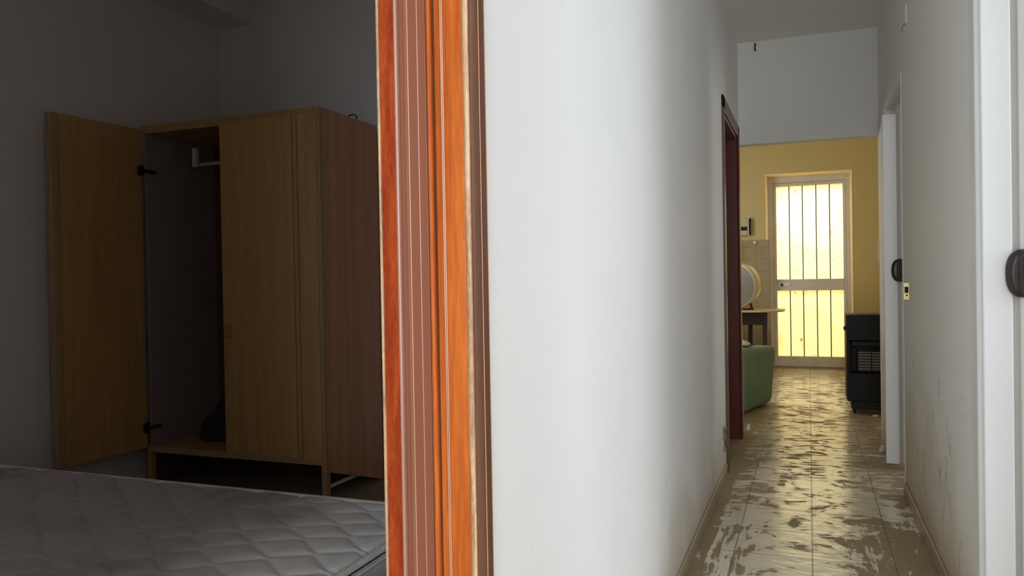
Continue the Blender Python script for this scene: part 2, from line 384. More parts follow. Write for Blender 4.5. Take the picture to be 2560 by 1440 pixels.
# bedroom
WX = -3.68
st(B(WX-0.12, WX, -0.6, 4.25, 0, HB).build('wall_bedroom_left', 'wall_b'))
st(B(WX, XB, 4.22, 4.34, 0, HB).build('wall_bedroom_back', 'wall_b'))
st(B(WX, XB, -0.6, -0.48, 0, HB).build('wall_bedroom_front', 'wall_b'))
st(B(XB-0.004, XB, -0.48, 0.1, 0, HB).box(XB-0.004, XB, 1.16, 4.22, 0, HB).box(XB-0.004, XB, 0.1, 1.16, 2.42, HB).build('wall_bedroom_right', 'wall_b'))
st(B(XB, XL, -0.6, 4.4, H+0.35, HB+0.12).build('wall_partition_top', 'wall_b'))
st(B(WX, WX+0.285, -0.48, 4.22, 2.86, HB).build('trim_2', 'wall_b'))      # boxed beam along the bedroom's left wall
# rooms behind the other doors (lamps added on the right)
st(B(-3.8, XB, 4.34, 4.4, 0, 2.82).box(-3.8, -3.7, 4.4, 5.86, 0, 2.82).box(-3.8, XB, 4.4, 5.86, 2.82, 2.9).build('wall_side_room', 'wall_b'))
st(B(XRo, 2.5, 1.40, 1.50, 0, H).box(XRo, 2.6, 3.2, 3.3, 0, H).box(2.5, 2.6, -2.6, 5.86, 0, H).build('wall_right_rooms', 'wall_b'))
m = MB(); m.box(2.44, 2.5, -1.36, -1.31, 0.76, 2.24).box(2.44, 2.5, 0.91, 0.96, 0.76, 2.24).box(2.44, 2.5, -1.31, 0.91, 0.76, 0.80).box(2.44, 2.5, -1.31, 0.91, 2.20, 2.24)
st(m.build('lamp_frame_1', 'wframe'))  # frame added around the front-room lamp so it reads as a window
# the entrance end behind the photographer: open street door
m = MB(); m.box(XB, -0.36, -2.72, -2.6, 0, H).box(-0.36, 1.3, -2.72, -2.6, 2.78, H).box(1.3, 2.6, -2.72, -2.6, 0, H)
st(m.build('wall_front', 'wall_l'))
# yard behind the glazed kitchen door
m = MB(); m.box(-1.4, 1.4, 12.2, 12.3, -0.1, 4.6).box(-1.5, -1.4, 10.35, 12.3, -0.1, 4.6).box(1.4, 1.5, 10.35, 12.3, -0.1, 4.6).box(-1.4, 1.4, 10.35, 12.2, -0.1, -0.001)
st(m.build('wall_yard', 'yard'))

# skirting tiles
st(B(XL, XL+0.012, 1.115, 4.60, 0, 0.072).build('baseboard_left', 'skirt', bevel=0.003))
st(B(XR-0.012, XR, 2.62, 4.45, 0, 0.072).build('baseboard_right', 'skirt', bevel=0.003))
# mud drift along the right wall foot
# ---------------------------------------------------------------- bedroom door frame (close up)
d1 = st(empty('door_1', (-0.53, 1.05, 0)))
def strip(name, mat, x0, x1, y0, y1=1.075, z1=DT, bev=0.0012):
    return B(min(x0, x1), max(x0, x1), y0, y1, 0, z1).build(name, mat, d1, bevel=bev)
Y0 = 1.040
strip('bedroom_casing', 'tanedge', -0.6088, -0.6045, Y0-0.003, 1.12, bev=0.0015)
strip('jamb', 'maho_r', -0.6040, -0.5790, Y0, bev=0.001)
strip('edge_bead', 'pinkedge', -0.5790, -0.5738, Y0-0.003, bev=0.0018)
strip('seal', 'seal', -0.5738, -0.5728, Y0+0.006)
strip('profile', 'brown', -0.5728, -0.5632, Y0+0.004, bev=0.001)
strip('profile', 'brown_t', -0.5632, -0.5568, Y0+0.001, bev=0.001)
strip('highlight_line', 'bead_glint', -0.5568, -0.5556, Y0-0.0012, bev=0.0005)
strip('profile', 'brown', -0.5556, -0.5404, Y0, bev=0.0008)
strip('highlight_line', 'bead_glint', -0.5404, -0.5396, Y0-0.001, bev=0.0004)
strip('profile', 'brown', -0.5396, -0.5272, Y0+0.0006, bev=0.0008)
strip('seal', 'seal', -0.5272, -0.5250, Y0+0.006)
# rounded bead
def bead(x0, x1, mat, depth, name='bead', y=Y0):
    n = 8; cx = (x0+x1)/2; r = (x1-x0)/2
    pts = [(x1, 1.07), (x0, 1.07)]+[(cx-math.cos(math.pi*k/n)*r, y-math.sin(math.pi*k/n)*depth) for k in range(n+1)]
    return MB().prism(pts[::-1], 0, DT).build(name, mat, d1, smooth=False, bevel=0.0)
bead(-0.5250, -0.5170, 'maho_o', 0.005)
strip('groove', 'seal', -0.5170, -0.5118, Y0+0.005)
strip('stop', 'maho_o', -0.5118, -0.5012, Y0-0.001, bev=0.001)
strip('highlight_line', 'bead_glint', -0.5012, -0.4998, Y0-0.0025, bev=0.0006)
strip('groove', 'maho_r', -0.4998, -0.4990, Y0+0.001, bev=0.0)
strip('highlight_line', 'bead_glint', -0.4990, -0.4976, Y0-0.0025, bev=0.0006)
strip('jamb_board', 'maho_o', -0.4976, -0.4665, Y0-0.001, bev=0.001)
# rounded tan nose of the corridor casing, then its stepped face on the corridor wall
XC = -0.4476; n = 8
pts = [(-0.4665, 1.062), (-0.4665, Y0+0.001)]+[(-0.4617-math.cos(math.pi*q_/n)*0.0047, Y0-0.0005-math.sin(math.pi*q_/n)*0.0035) for q_ in range(n+1)]+[(-0.4570, 1.062)]
MB().prism(pts, 0, DT+0.05).build('casing_nose', 'tanedge', d1)
pts = [(-0.4570, 1.050)]+[(-0.4570+math.sin(math.pi/2*q_/n)*0.0094, 1.0495-math.cos(math.pi/2*q_/n)*0.0094) for q_ in range(n+1)]
MB().prism(pts, 0, DT+0.05).build('casing', 'maho_d', d1)
B(XL, XC, 1.0495, 1.0560, 0, DT+0.05).build('casing', 'maho_d', d1, bevel=0.001)
B(XL, XC+0.0008, 1.0545, 1.0556, 0, DT+0.05).build('highlight_line', 'bead_glint', d1)
B(XL, XC-0.0008, 1.0556, 1.0800, 0, DT+0.05).build('casing', 'maho_d', d1, bevel=0.001)
B(XL, XC-0.0004, 1.0800, 1.0810, 0, DT+0.05).build('highlight_line', 'bead_glint', d1)
B(XL, XC-0.0025, 1.0810, 1.0870, 0, DT+0.05).build('casing', 'maho_d', d1, bevel=0.001)
# head and the near jamb of the same frame (out of the picture, above and beside)
B(XB-0.012, XC, 0.08, 1.075, DT, DT+0.05).build('head', 'maho_o', d1, bevel=0.002)
B(XB-0.012, XC, 0.04, 0.105, 0, DT+0.05).build('near_jamb', 'maho_o', d1, bevel=0.002)

# ---------------------------------------------------------------- dark red doorway at the corridor's far left
d2 = st(empty('door_2', (-0.5, 5.2, 0)))
B(XL, XL+0.012, 4.665, 4.745, 0, 2.20).build('casing', 'farcase', d2, bevel=0.004)
B(XL, XL+0.012, 4.665, 5.765, 2.125, 2.20).build('head_casing', 'farcase', d2, bevel=0.004)
B(XL, XL+0.012, 5.690, 5.765, 0, 2.20).build('casing', 'farwood', d2, bevel=0.004)
B(XB, XL, 4.735, 4.765, 0, 2.14).build('jamb', 'farwood', d2, bevel=0.002)
B(XB, XL, 5.665, 5.70, 0, 2.14).build('jamb', 'farwood', d2, bevel=0.002)
B(XB, XL, 4.765, 5.665, 2.10, 2.138).build('head', 'farcase', d2, bevel=0.002)
B(-0.55, -0.535, 5.645, 5.665, 0, 2.10).build('stop', 'farwood', d2, bevel=0.002)

# ---------------------------------------------------------------- folding pvc doors in the right wall
def folding(name, yf, x0, y_near, ztop, handle_x, hz):
    root = st(empty(name, (XR+0.05, yf, 0)))
    wd = 0.072
    MB().box(x0, x0+wd, yf, yf+0.02, 0.03, ztop).build('lead_post', 'pvc', root, bevel=0.004)
    MB().box(x0+wd+0.001, x0+wd+0.017, yf+0.012, yf+0.03, 0.03, ztop).build('post_groove', 'pvc_g', root)
    MB().box(x0+wd+0.017, x0+wd+0.052, yf+0.002, yf+0.02, 0.03, ztop).build('post_rail', 'pvc_l', root, bevel=0.003)
    # folded pleats standing behind the post
    k = 7; xm0, xm1 = x0+0.045, x0+0.11; y1 = yf+0.024
    pts = []; yy = y1
    ye = yf+0.075 if name == 'door_3' else yf+0.30
    for i in range(k+1): pts.append(((xm0 if i % 2 else xm1), y1+(ye-y1)*i/k))
    back = [(x+0.006, y) for x, y in pts[::-1]]
    MB().prism(pts+back, 0.03, ztop).build('pleats', 'pvc_l', root)
    MB().box(XR+0.045, XR+0.09, y_near+0.02, yf+(0.07 if name == 'door_3' else 0.33), 2.12, 2.165).build('head_rail', 'pvc_g', root, bevel=0.002)
    # handle: D-shaped shell with a raised outer lip
    n = 28; a, b = 0.046, 0.066
    def out(sc, sx=1.0): return [(handle_x+a*sx*sc*math.copysign(abs(math.cos(t))**0.75, math.cos(t)), hz+b*sc*math.copysign(abs(math.sin(t))**0.85, math.sin(t))) for t in [2*math.pi*i/n for i in range(n)]]
    hm = MB(); lv = [(1.0, 0.0), (1.0, 0.006), (0.93, 0.013), (0.80, 0.0175), (0.62, 0.019)]
    rings = []
    for sc, d in lv: rings += [(p[0], yf-d, p[1]) for p in out(sc)]
    fs = [(j*n+i, j*n+(i+1) % n, (j+1)*n+(i+1) % n, (j+1)*n+i) for j in range(len(lv)-1) for i in range(n)]+[tuple((len(lv)-1)*n+i for i in range(n))]
    hm.add(rings, fs); ho = hm.build('handle', 'handle', root, smooth=True)
    gm = MB(); o2 = out(0.97, 0.42)
    lv2 = [(1.0, 0.012), (1.0, 0.021), (0.9, 0.025)]
    rg = []
    for sc, d in lv2: rg += [(handle_x+(p[0]-handle_x)*sc, yf-d, hz+(p[1]-hz)*sc) for p in o2]
    fs = [(j*n+i, j*n+(i+1) % n, (j+1)*n+(i+1) % n, (j+1)*n+i) for j in range(len(lv2)-1) for i in range(n)]+[tuple((len(lv2)-1)*n+i for i in range(n))]
    gm.add(rg, fs).build('grip', 'handle', ho, bevel=0.0015)
    return root
d3 = folding('door_3', 2.475, 0.449, 1.62, 2.115, 0.548, 1.142)
B(XR-0.010, XR, 2.575, 2.610, 0, 2.26).build('casing', 'pvc', d3, bevel=0.002)
B(XR-0.018, XR, 2.495, 2.575, 0, 2.26).build('casing', 'pvc_l', d3, bevel=0.006)
B(XR-0.010, XR, 1.54, 2.61, 2.175, 2.26).build('head_casing', 'pvc', d3, bevel=0.002)
B(XR, XR+0.13, 2.50, 2.53, 0, 2.17).build('jamb', 'pvc', d3)
d4 = folding('door_4', 5.05, 0.413, 4.47, 2.075, 0.497, 1.163)
B(XR-0.004, XR+0.13, 4.462, 4.476, 0, 2.18).build('jamb', 'pvc_l', d4, bevel=0.002)
B(XR-0.004, XR+0.13, 4.476, 5.40, 2.158, 2.172).build('head', 'pvc_l', d4, bevel=0.002)

# brass keeper on the right wall
kp = empty('strike_plate', (XR-0.003, 4.20, 1.018)); tag(kp, 'small brass strike plate screwed to the right corridor wall beside the far folding door', 'strike plate')
m = MB(); x0, x1, yp = 0.427, 0.4555, 4.20; z0, z1 = 1.018, 1.100
m.box(x0, x1, yp, yp+0.004, z0, z0+0.034).box(x0, x0+0.006, yp, yp+0.004, z0+0.034, z1-0.020).box(x1-0.007, x1, yp, yp+0.004, z0+0.034, z1-0.020).box(x0, x1, yp, yp+0.004, z1-0.020, z1)
m.box(XR-0.003, XR, yp, yp+0.035, z0, z1)
m.build('plate', 'brass', kp, bevel=0.001)
B(x0+0.004, x1-0.004, yp+0.004, yp+0.012, z0+0.03, z1-0.016).build('latch_slot', 'black', kp)
MB().lathe([(0.0, -0.003), (0.0045, -0.002), (0.0045, 0.001)], ((x0+x1)/2, yp, z0+0.022), (0, 1, 0), 12).build('screw', 'dkmetal', kp)
# cord hook at the top of the right wall
hk = empty('wall_hook', (XR-0.003, 4.19, 2.33)); tag(hk, 'narrow white plastic cord hook high on the right corridor wall', 'hook')
B(XR-0.008, XR, 4.175, 4.205, 2.34, 2.435).build('plate', 'whitepl', hk, bevel=0.003)
MB().tube([(XR-0.005, 4.19, 2.345), (XR-0.02, 4.18, 2.33), (XR-0.025, 4.17, 2.31), (XR-0.012, 4.16, 2.295)], 0.0025, 8).build('wire', 'steel', hk, smooth=True)
# nail with a scrap of wire over the opening
nl = MB().tube([(-0.335, 5.858, 2.80), (-0.335, 5.83, 2.795), (-0.338, 5.83, 2.765), (-0.335, 5.832, 2.745)], 0.006, 8).build('wall_nail', 'dkmetal', smooth=True)
tag(nl, 'bent dark nail hanging in the white wall above the kitchen opening', 'nail')
# broken socket low on the left wall by the dark red doorway
sk = empty('wall_socket', (XL, 4.62, 0.16)); tag(sk, 'broken grey wall socket with crumbled plaster low beside the dark red doorway', 'socket')
m = MB()
random.seed(7)
for i in range(9):
    y = 4.50+random.random()*0.15; z = 0.15+random.random()*0.16; q = 0.012+random.random()*0.014
    m.lathe([(0, 0), (q, 0.002), (q*0.8, 0.007), (0, 0.012)], (XL, y, z), (1, 0.1, 0.1), 7)
m.build('crumbled_plaster', 'grey', sk)
B(XL, XL+0.010, 4.56, 4.62, 0.17, 0.28).build('socket_box', 'farcase', sk, bevel=0.004)

# ---------------------------------------------------------------- glazed kitchen door
d5 = st(empty('door_5', (0.0, 10.18, 0)))
FY = 10.165; gx0, gx1 = -0.366, 0.394; fx0, fx1 = -0.478, 0.489
zb0, zb1, zm0, zm1, zt = 0.02, 0.145, 0.955, 1.090, 2.235
# lining of the recess, wedged and pale to mimic grazing pane light
m = MB()
m.ext([(-0.484, KY-0.004), (-0.472, KY-0.004), (-0.458, FY), (-0.484, FY)], 'z', 0, 2.379)
m.ext([(0.495, KY-0.004), (0.483, KY-0.004), (0.470, FY), (0.495, FY)], 'z', 0, 2.379)
m.ext([(KY-0.004, 2.379), (KY-0.004, 2.366), (FY, 2.350), (FY, 2.379)], 'x', -0.472, 0.483)
m.build('recess_lining', 'recess', d5)
m = MB(); m.box(fx0, gx0-0.035, FY, FY+0.06, 0, 2.366).box(gx1+0.035, fx1, FY, FY+0.06, 0, 2.366).box(gx0-0.035, gx1+0.035, FY, FY+0.06, zt+0.04, 2.366)
m.build('outer_frame', 'wframe', d5, bevel=0.003)
m = MB(); m.box(gx0-0.034, gx0, FY+0.008, FY+0.05, zb1, zt+0.038).box(gx1, gx1+0.034, FY+0.008, FY+0.05, zb1, zt+0.038).box(gx0, gx1, FY+0.008, FY+0.05, zt, zt+0.038)
m.build('leaf_frame', 'wframe', d5, bevel=0.003)
B(gx0, gx1, FY+0.002, FY+0.05, zm0, zm1).build('middle_rail', 'wframe', d5, bevel=0.003)
B(gx0-0.034, gx1+0.034, FY-0.004, FY+0.05, zb0, zb1).build('kick_rail', 'kick', d5, bevel=0.004)
B(fx0, fx1, FY-0.02, FY+0.08, 0.0, 0.018).build('threshold', 'skirt', d5)
for z0, z1, nm in ((zm1, zt, 'upper_pane'), (zb1, zm0, 'lower_pane')):
    p = B(gx0, gx1, FY+0.030, FY+0.034, z0, z1).build(nm, 'pane', d5)
for k in range(1, 5):
    x = gx0+(gx1-gx0)*k/5+(0.003 if k > 2 else 0)
    for z0, z1 in ((zm1, zt), (zb1, zm0)):
        B(x-0.0062, x+0.0062, FY+0.010, FY+0.026, z0, z1).build('glazing_bar', 'green', d5)
lk = B(gx0+0.012, gx0+0.155, FY-0.006, FY+0.002, 1.005, 1.045).build('lock_plate', 'pvc_l', d5, bevel=0.003)
MB().lathe([(0, -0.012), (0.016, -0.010), (0.017, 0)], (gx0+0.055, FY-0.006, 1.025), (0, 1, 0), 16).build('lock_cylinder', 'dkmetal', lk, smooth=False)

# ---------------------------------------------------------------- kitchen things
bx = empty('switch_box', (-0.72, KY, 1.63)); tag(bx, 'small beige box with dark slot on the yellow kitchen wall above the tiles', 'box')
B(-0.80, -0.695, KY-0.07, KY, 1.64, 1.85).build('body', 'box', bx, bevel=0.006)
B(-0.695, -0.680, KY-0.06, KY, 1.635, 1.855).build('cover', 'whitepl', bx, bevel=0.002)
B(-0.680, -0.658, KY-0.05, KY, 1.65, 1.845).build('side', 'blackm', bx, bevel=0.002)
B(-0.79, -0.70, KY-0.074, KY-0.07, 1.70, 1.745).build('slot', 'black', bx)
kb = MB().lathe([(0, -0.03), (0.015, -0.026), (0.022, -0.012), (0.02, 0)], (-0.612, KY-0.012, 1.548), (0, 1, 0), 20).build('tile_hook', 'whitepl', smooth=True)
tag(kb, 'small round white hook stuck on the beige kitchen tiles', 'hook')
cb = MB().tube([(0.763, KY-0.012, 1.58), (0.763, KY-0.012, 1.12)], 0.009, 8).build('pipe', 'discrim', smooth=True)
tag(cb, 'short thin cream pipe upright on the yellow kitchen wall, right side', 'pipe')

# table with dark legs and pale top
tb = empty('kitchen_table', (-0.85, 9.2, 0)); tag(tb, 'dark-legged kitchen table with thin pale rounded top left of the glazed door', 'table')
tx0, tx1, ty0, ty1 = -1.45, -0.25, 8.86, 9.62
def rrect(x0, x1, y0, y1, r, n=6):
    pts = []
    for cx, cy, a0 in ((x1-r, y0+r, -90), (x1-r, y1-r, 0), (x0+r, y1-r, 90), (x0+r, y0+r, 180)):
        for k in range(n+1):
            t = math.radians(a0+90*k/n); pts.append((cx+r*math.cos(t), cy+r*math.sin(t)))
    return pts
MB().prism(rrect(tx0, tx1, ty0, ty1, 0.30, 10), 0.742, 0.762).build('tabletop', 'tabletop', tb, bevel=0.005)
B(-1.32, -0.47, 8.99, 9.01, 0.60, 0.742).build('apron', 'tablew', tb)
B(-1.32, -0.47, 9.46, 9.48, 0.60, 0.742).build('apron', 'tablew', tb)
B(-0.47, -0.45, 9.02, 9.46, 0.60, 0.742).build('apron', 'tablew', tb)
for lx, ly in ((-0.455, 9.0), (-0.64, 9.47), (-1.33, 9.0), (-1.33, 9.47)):
    m = MB(); m.add([(lx-.028, ly-.028, .742), (lx+.028, ly-.028, .742), (lx+.028, ly+.028, .742), (lx-.028, ly+.028, .742), (lx-.018, ly-.018, 0), (lx+.018, ly-.018, 0), (lx+.018, ly+.018, 0), (lx-.018, ly+.018, 0)],
                    [(0,1,2,3),(7,6,5,4),(0,4,5,1),(1,5,6,2),(2,6,7,3),(3,7,4,0)]); m.build('leg', 'tablew', tb)

# round disc on the table
rd = empty('round_mirror', (-0.80, 9.2, 0.762)); tag(rd, 'large round grey disc with thick cream rim propped upright on the kitchen table', 'mirror')
dc = Vector((-0.752, 9.10, 1.040)); ax = Vector((-0.48, -1.0, -0.10)).normalized()   # face looks towards the corridor, turned left
R = 0.250
MB().lathe([(R-0.012, 0.050), (R, 0.045), (R, -0.075), (R-0.02, -0.082), (0.0, -0.09)], dc, ax, 64).build('rim', 'discrim', rd, smooth=True)
MB().lathe([(0.0, 0.060), (R*0.6, 0.057), (R-0.012, 0.050)], dc, ax, 64).build('face', 'disc', rd, smooth=True)
MB().lathe([(0, 0.085), (0.018, 0.082), (0.03, 0.058)], dc, ax, 20).build('knob', 'dkmetal', rd, smooth=True)
B(-0.775, -0.725, 9.04, 9.11, 1.300, 1.345).build('clip', 'blackm', rd, bevel=0.004)
m = MB(); m.tube([(-0.60, 9.06, 0.764), (-0.60, 9.06, 0.80), (-0.625, 9.09, 0.865)], 0.014, 8).tube([(-0.90, 9.02, 0.773), (-0.72, 9.02, 0.773), (-0.58, 9.07, 0.773)], 0.011, 8)
m.build('foot', 'farwood', rd, smooth=True)

# green armchair just inside the kitchen: its arm end faces the corridor
ac = empty('green_armchair', (-0.75, 7.15, 0)); tag(ac, 'green fabric armchair with rounded arm standing just inside the kitchen on the left', 'armchair')
def puff(name, pts8, parent, mat='chair', lv=3, crease=0.35):
    m = MB(); m.add(pts8, [(0,3,2,1),(4,5,6,7),(0,1,5,4),(1,2,6,5),(2,3,7,6),(3,0,4,7)])
    o = m.build(name, mat, parent, smooth=True, bevel=0.055, seg=4)
    return o
A = Vector((-0.503, 6.66, 0)); Bv = Vector((-0.300, 7.36, 0)); d = (Bv-A).normalized(); nrm = Vector((-d.y, d.x, 0))   # nrm points into the chair (-x)
def q(s, t, z): v = A+d*s+nrm*t; return (v.x, v.y, z)
L = (Bv-A).length
puff('arm', [q(0.0, 0, .0), q(L-.045, 0, .012), q(L-.045, .17, .012), q(0.0, .17, .0), q(-.02, -.005, .545), q(L+.03, -.02, .515), q(L+.03, .19, .515), q(-.02, .19, .545)], ac)
puff('seat', [q(.02, .175, .01), q(L-.02, .175, .01), q(L-.02, .74, .01), q(.02, .74, .01), q(.02, .175, .40), q(L, .175, .40), q(L, .74, .40), q(.02, .74, .40)], ac)
puff('arm', [q(0, .745, .0), q(L-.04, .745, .012), q(L-.04, .92, .012), q(0, .92, .0), q(-.02, .745, .545), q(L+.02, .745, .515), q(L+.02, .935, .515), q(-.02, .935, .545)], ac)
puff('backrest', [q(-.01, .20, .30), q(.15, .20, .30), q(.15, .73, .30), q(-.01, .73, .30), q(-.16, .20, .86), q(-.02, .20, .88), q(-.02, .73, .88), q(-.16, .73, .86)], ac)
# white cloth dropped on the arm, dark bundle on the seat
def heap(name, cx, cy, z0, rx, ry, hh, mat, seed, label, cat):
    rnd = np.random.RandomState(seed); n = 26; vs = []; fs = []
    ph = rnd.rand(6)*6.28
    for j in range(9):
        t = j/8
        for i in range(n):
            a = 2*math.pi*i/n; rad = (1-t)**0.6*(1+0.12*math.sin(3*a+ph[0]+t*4)+0.08*math.sin(7*a+ph[1]-t*5)) if j < 8 else 0.01
            zz = z0+hh*(1-(1-t)**1.7)*(1+0.25*math.sin(2*a+ph[2]) + 0.12*math.sin(5*a+ph[3]))
            vs.append((cx+rx*rad*math.cos(a), cy+ry*rad*math.sin(a), zz if j else z0))
    for j in range(8):
        for i in range(n): fs.append((j*n+i, j*n+(i+1) % n, (j+1)*n+(i+1) % n, (j+1)*n+i))
    fs.append(tuple(range(n-1, -1, -1))); fs.append(tuple(8*n+i for i in range(n)))
    return tag(MB().add(vs, fs).build(name, mat, smooth=True, subsurf=1), label, cat)
heap('white_cloth', -0.56, 7.00, 0.553, 0.10, 0.15, 0.03, 'cloth', 3, 'crumpled off-white cloth lying on the arm of the green armchair', 'cloth')
heap('dark_bag', -0.70, 7.25, 0.402, 0.12, 0.14, 0.21, 'greycloth', 5, 'limp dark grey bag slumped on the seat of the green armchair', 'bag')

# gas heater
ht = empty('gas_heater', (0.50, 7.0, 0)); tag(ht, 'black upright cabinet heater with grey ceramic plates inside the kitchen on the right', 'heater')
hx0, hx1, hy = 0.282, 0.70, 6.93
m = MB(); m.box(hx0, hx1, hy, hy+0.34, 0.60, 0.812).box(hx0, hx1, hy, hy+0.34, 0.105, 0.335).box(hx0, hx0+0.03, hy, hy+0.34, 0.335, 0.60).box(hx1-0.03, hx1, hy, hy+0.34, 0.335, 0.60).box(hx0+0.03, hx1-0.03, hy+0.10, hy+0.34, 0.335, 0.60)
m.build('cabinet', 'blackm', ht, bevel=0.008)
B(hx0+0.03, hx1-0.03, hy+0.01, hy+0.10, 0.545, 0.60).build('hood', 'blackr', ht, bevel=0.02)
B(hx0+0.035, hx1-0.02, hy+0.02, hy+0.32, 0.035, 0.105).build('base', 'blackr', ht, bevel=0.004)
for k in range(3):
    x0 = 0.372+0.104*k
    pl = B(x0, x0+0.098, hy+0.075, hy+0.099, 0.345, 0.505).build('ceramic_plate', 'ceramic', ht)
for k in range(7):
    z = 0.355+0.023*k
    MB().tube([(0.36, hy+0.05, z), (0.68, hy+0.05, z)], 0.0035, 6).build('guard_wire', 'blackm', ht)
for x in (0.36, 0.47, 0.575, 0.675): MB().tube([(x, hy+0.045, 0.335), (x, hy+0.045, 0.52)], 0.0035, 6).build('guard_wire', 'blackm', ht)
MB().lathe([(0, -.02), (.016, -.018), (.018, 0)], (hx0, hy+0.05, 0.70), (1, 0, 0), 14).build('knob', 'blackr', ht)
for x in (hx0+0.06, hx1-0.06):
    for y in (hy+0.06, hy+0.28): MB().lathe([(0, -.012), (.018, -.012), (.018, .012), (0, .012)], (x, y, 0.018), (1, 0, 0), 14).build('castor', 'blackr', ht)
sc_ = MB().lathe([(0, .014), (.016, .012), (.024, .004), (.02, 0), (0, 0)], (0.487, 6.86, 0.0), (0, 0, 1), 9).build('plaster_crumb', 'whitepl')
tag(sc_, 'small pale crumb on the muddy floor in front of the black heater', 'crumb')
random.seed(3)
for i, (x, y, r, lb) in enumerate(((0.425, 5.50, 0.020, 'pale plaster flake on the floor at the foot of the far right wall'), (-0.435, 6.02, 0.016, 'pale plaster flake on the floor at the left foot of the kitchen opening'), )):
    m = MB().lathe([(0, .05), (r*.5, .045), (r, .01), (r*.8, 0), (0, 0)], (x, y, 0), (0.1, 0, 1), 6)
    tag(m.build('plaster_flake', 'whitepl'), lb, 'plaster')

# ---------------------------------------------------------------- wardrobe
wd = empty('wardrobe', (-2.93, 3.7, 0)); tag(wd, 'ochre two-door wardrobe with its left door open against the bedroom back wall', 'wardrobe')
wx0, wx1, wy0, wy1, wz0, wz1 = -3.53, -2.335, 3.42, 3.97, 0.205, 2.055
tk = 0.018
def board(nm, mat, *a, par=None, bev=0.001): return B(*a).build(nm, mat, par or wd, bevel=bev)
# the right side panel has slipped: its foot runs down to the floor at the back
MB().ext([(wy0, 0.168), (wy1, 0.0), (wy1, wz1), (wy0, wz1)], 'x', wx1-tk, wx1).build('side_panel', 'ward_s', wd, bevel=0.001)
board('shade_board', 'ward_b', wx0+0.02, wx1-0.03, wy1-0.015, wy1-0.003, 0, wz0-0.001)  # dark boards added to keep the gap under the carcass black
board('shade_board', 'ward_b', wx0+0.001, wx0+0.013, wy0+0.025, wy1-0.05, 0, wz0-0.001)
board('edge_strip', 'ward_e', wx1-tk-0.001, wx1+0.001, wy0-0.022, wy0, 0.185, wz1)
board('side_panel', 'ward_in', wx0, wx0+tk, wy0, wy1, wz0, wz1)
board('top_panel', 'ward_i', wx0, wx1-tk-0.0005, wy0-0.020, wy1, wz1-0.045, wz1)
board('bottom_panel', 'ward_e', wx0, wx1-tk-0.0005, wy0-0.020, wy1, wz0, wz0+0.035)
board('back_panel', 'ward_b', wx0+tk, wx1-tk-.001, wy1-0.006, wy1-0.001, wz0+.035, wz1-.045)
board('divider', 'ward_in', -2.93, -2.914, wy0+0.03, wy1-0.007, wz0+.036, wz1-.046)
# base frame: legs and runners
for x0, x1 in ((wx0-0.006, wx0+0.020), (wx1-0.032, wx1-0.002)):
    board('leg', 'ward_e', x0, x1, wy0-0.015, wy0+0.02, 0, wz0-0.0005)
MB().tube([(wx1-0.035, wy0+0.03, 0.076), (wx1-0.035, wy1-0.06, 0.076)], 0.011, 8).build('base_runner', 'whitepl', wd)
# closed right door with two vertical grooves
dz0, dz1 = wz0+0.028, wz1-0.030
dr = board('door', 'ward', -2.973, -2.508, wy0-0.022, wy0-0.002, dz0, dz1, bev=0.0015)
board('door_moulding', 'ward', -2.503, -2.478, wy0-0.022, wy0-0.002, dz0, dz1, par=dr, bev=0.002)
board('door_stile', 'ward', -2.473, wx1-tk-0.004, wy0-0.022, wy0-0.002, dz0, dz1, par=dr, bev=0.002)
board('groove_back', 'ward_b', -2.51, -2.47, wy0-0.010, wy0-0.003, dz0, dz1, par=dr, bev=0)
hd = MB(); hd.box(-2.955, -2.925, wy0-0.028, wy0-0.022, 0.865, 0.925); hd.build('finger_pull', 'ward_i', dr, bevel=0.003)
hd = MB(); hd.box(-2.957, -2.952, wy0-0.034, wy0-0.022, 0.86, 0.93).box(-2.957, -2.923, wy0-0.034, wy0-0.022, 0.925, 0.931).box(-2.957, -2.923, wy0-0.034, wy0-0.022, 0.859, 0.865); hd.build('pull_rim', 'ward_e', dr, bevel=0.001)
# open left door
h0 = Vector((wx0+0.004, wy0-0.022, 0)); e0 = Vector((-3.560, 2.856, 0)); dd = (e0-h0).normalized(); dn = Vector((-dd.y, dd.x, 0))
if dn.x > 0: dn = -dn
Ld = (e0-h0).length
def dpt(s, t): v = h0+dd*s+dn*t; return (v.x, v.y)
od = MB().prism([dpt(0, 0), dpt(Ld-0.045, 0), dpt(Ld-0.045, .02), dpt(0, .02)], dz0-0.004, dz1+0.012).build('open_door', 'ward', wd, bevel=0.0015)
MB().prism([dpt(Ld-0.044, 0.0), dpt(Ld, 0.0), dpt(Ld, .02), dpt(Ld-0.044, .02)], dz0-0.004, dz1+0.012).build('edge_moulding', 'ward_e', od, bevel=0.004)
MB().prism([dpt(Ld-0.012, 0.0215), dpt(Ld+0.002, 0.0215), dpt(Ld+0.002, .034), dpt(Ld-0.012, .034)], dz0-0.004, dz1+0.012).build('cover_strip', 'ward_e', od, bevel=0.003)
for z in (1.80, 0.345):
    hm = MB(); a = dpt(0.035, -0.002)
    hm.box(wx0+tk, wx0+tk+0.012, wy0-0.015, wy0+0.06, z-0.009, z+0.009)
    hm.box(h0.x+0.001, h0.x+0.018, wy0-0.055, wy0-0.020, z-0.028, z+0.028)
    hm.box(h0.x+0.010, h0.x+0.030, wy0-0.040, wy0+0.015, z-0.008, z+0.008)
    hm.build('hinge', 'dkmetal', wd, bevel=0.003)
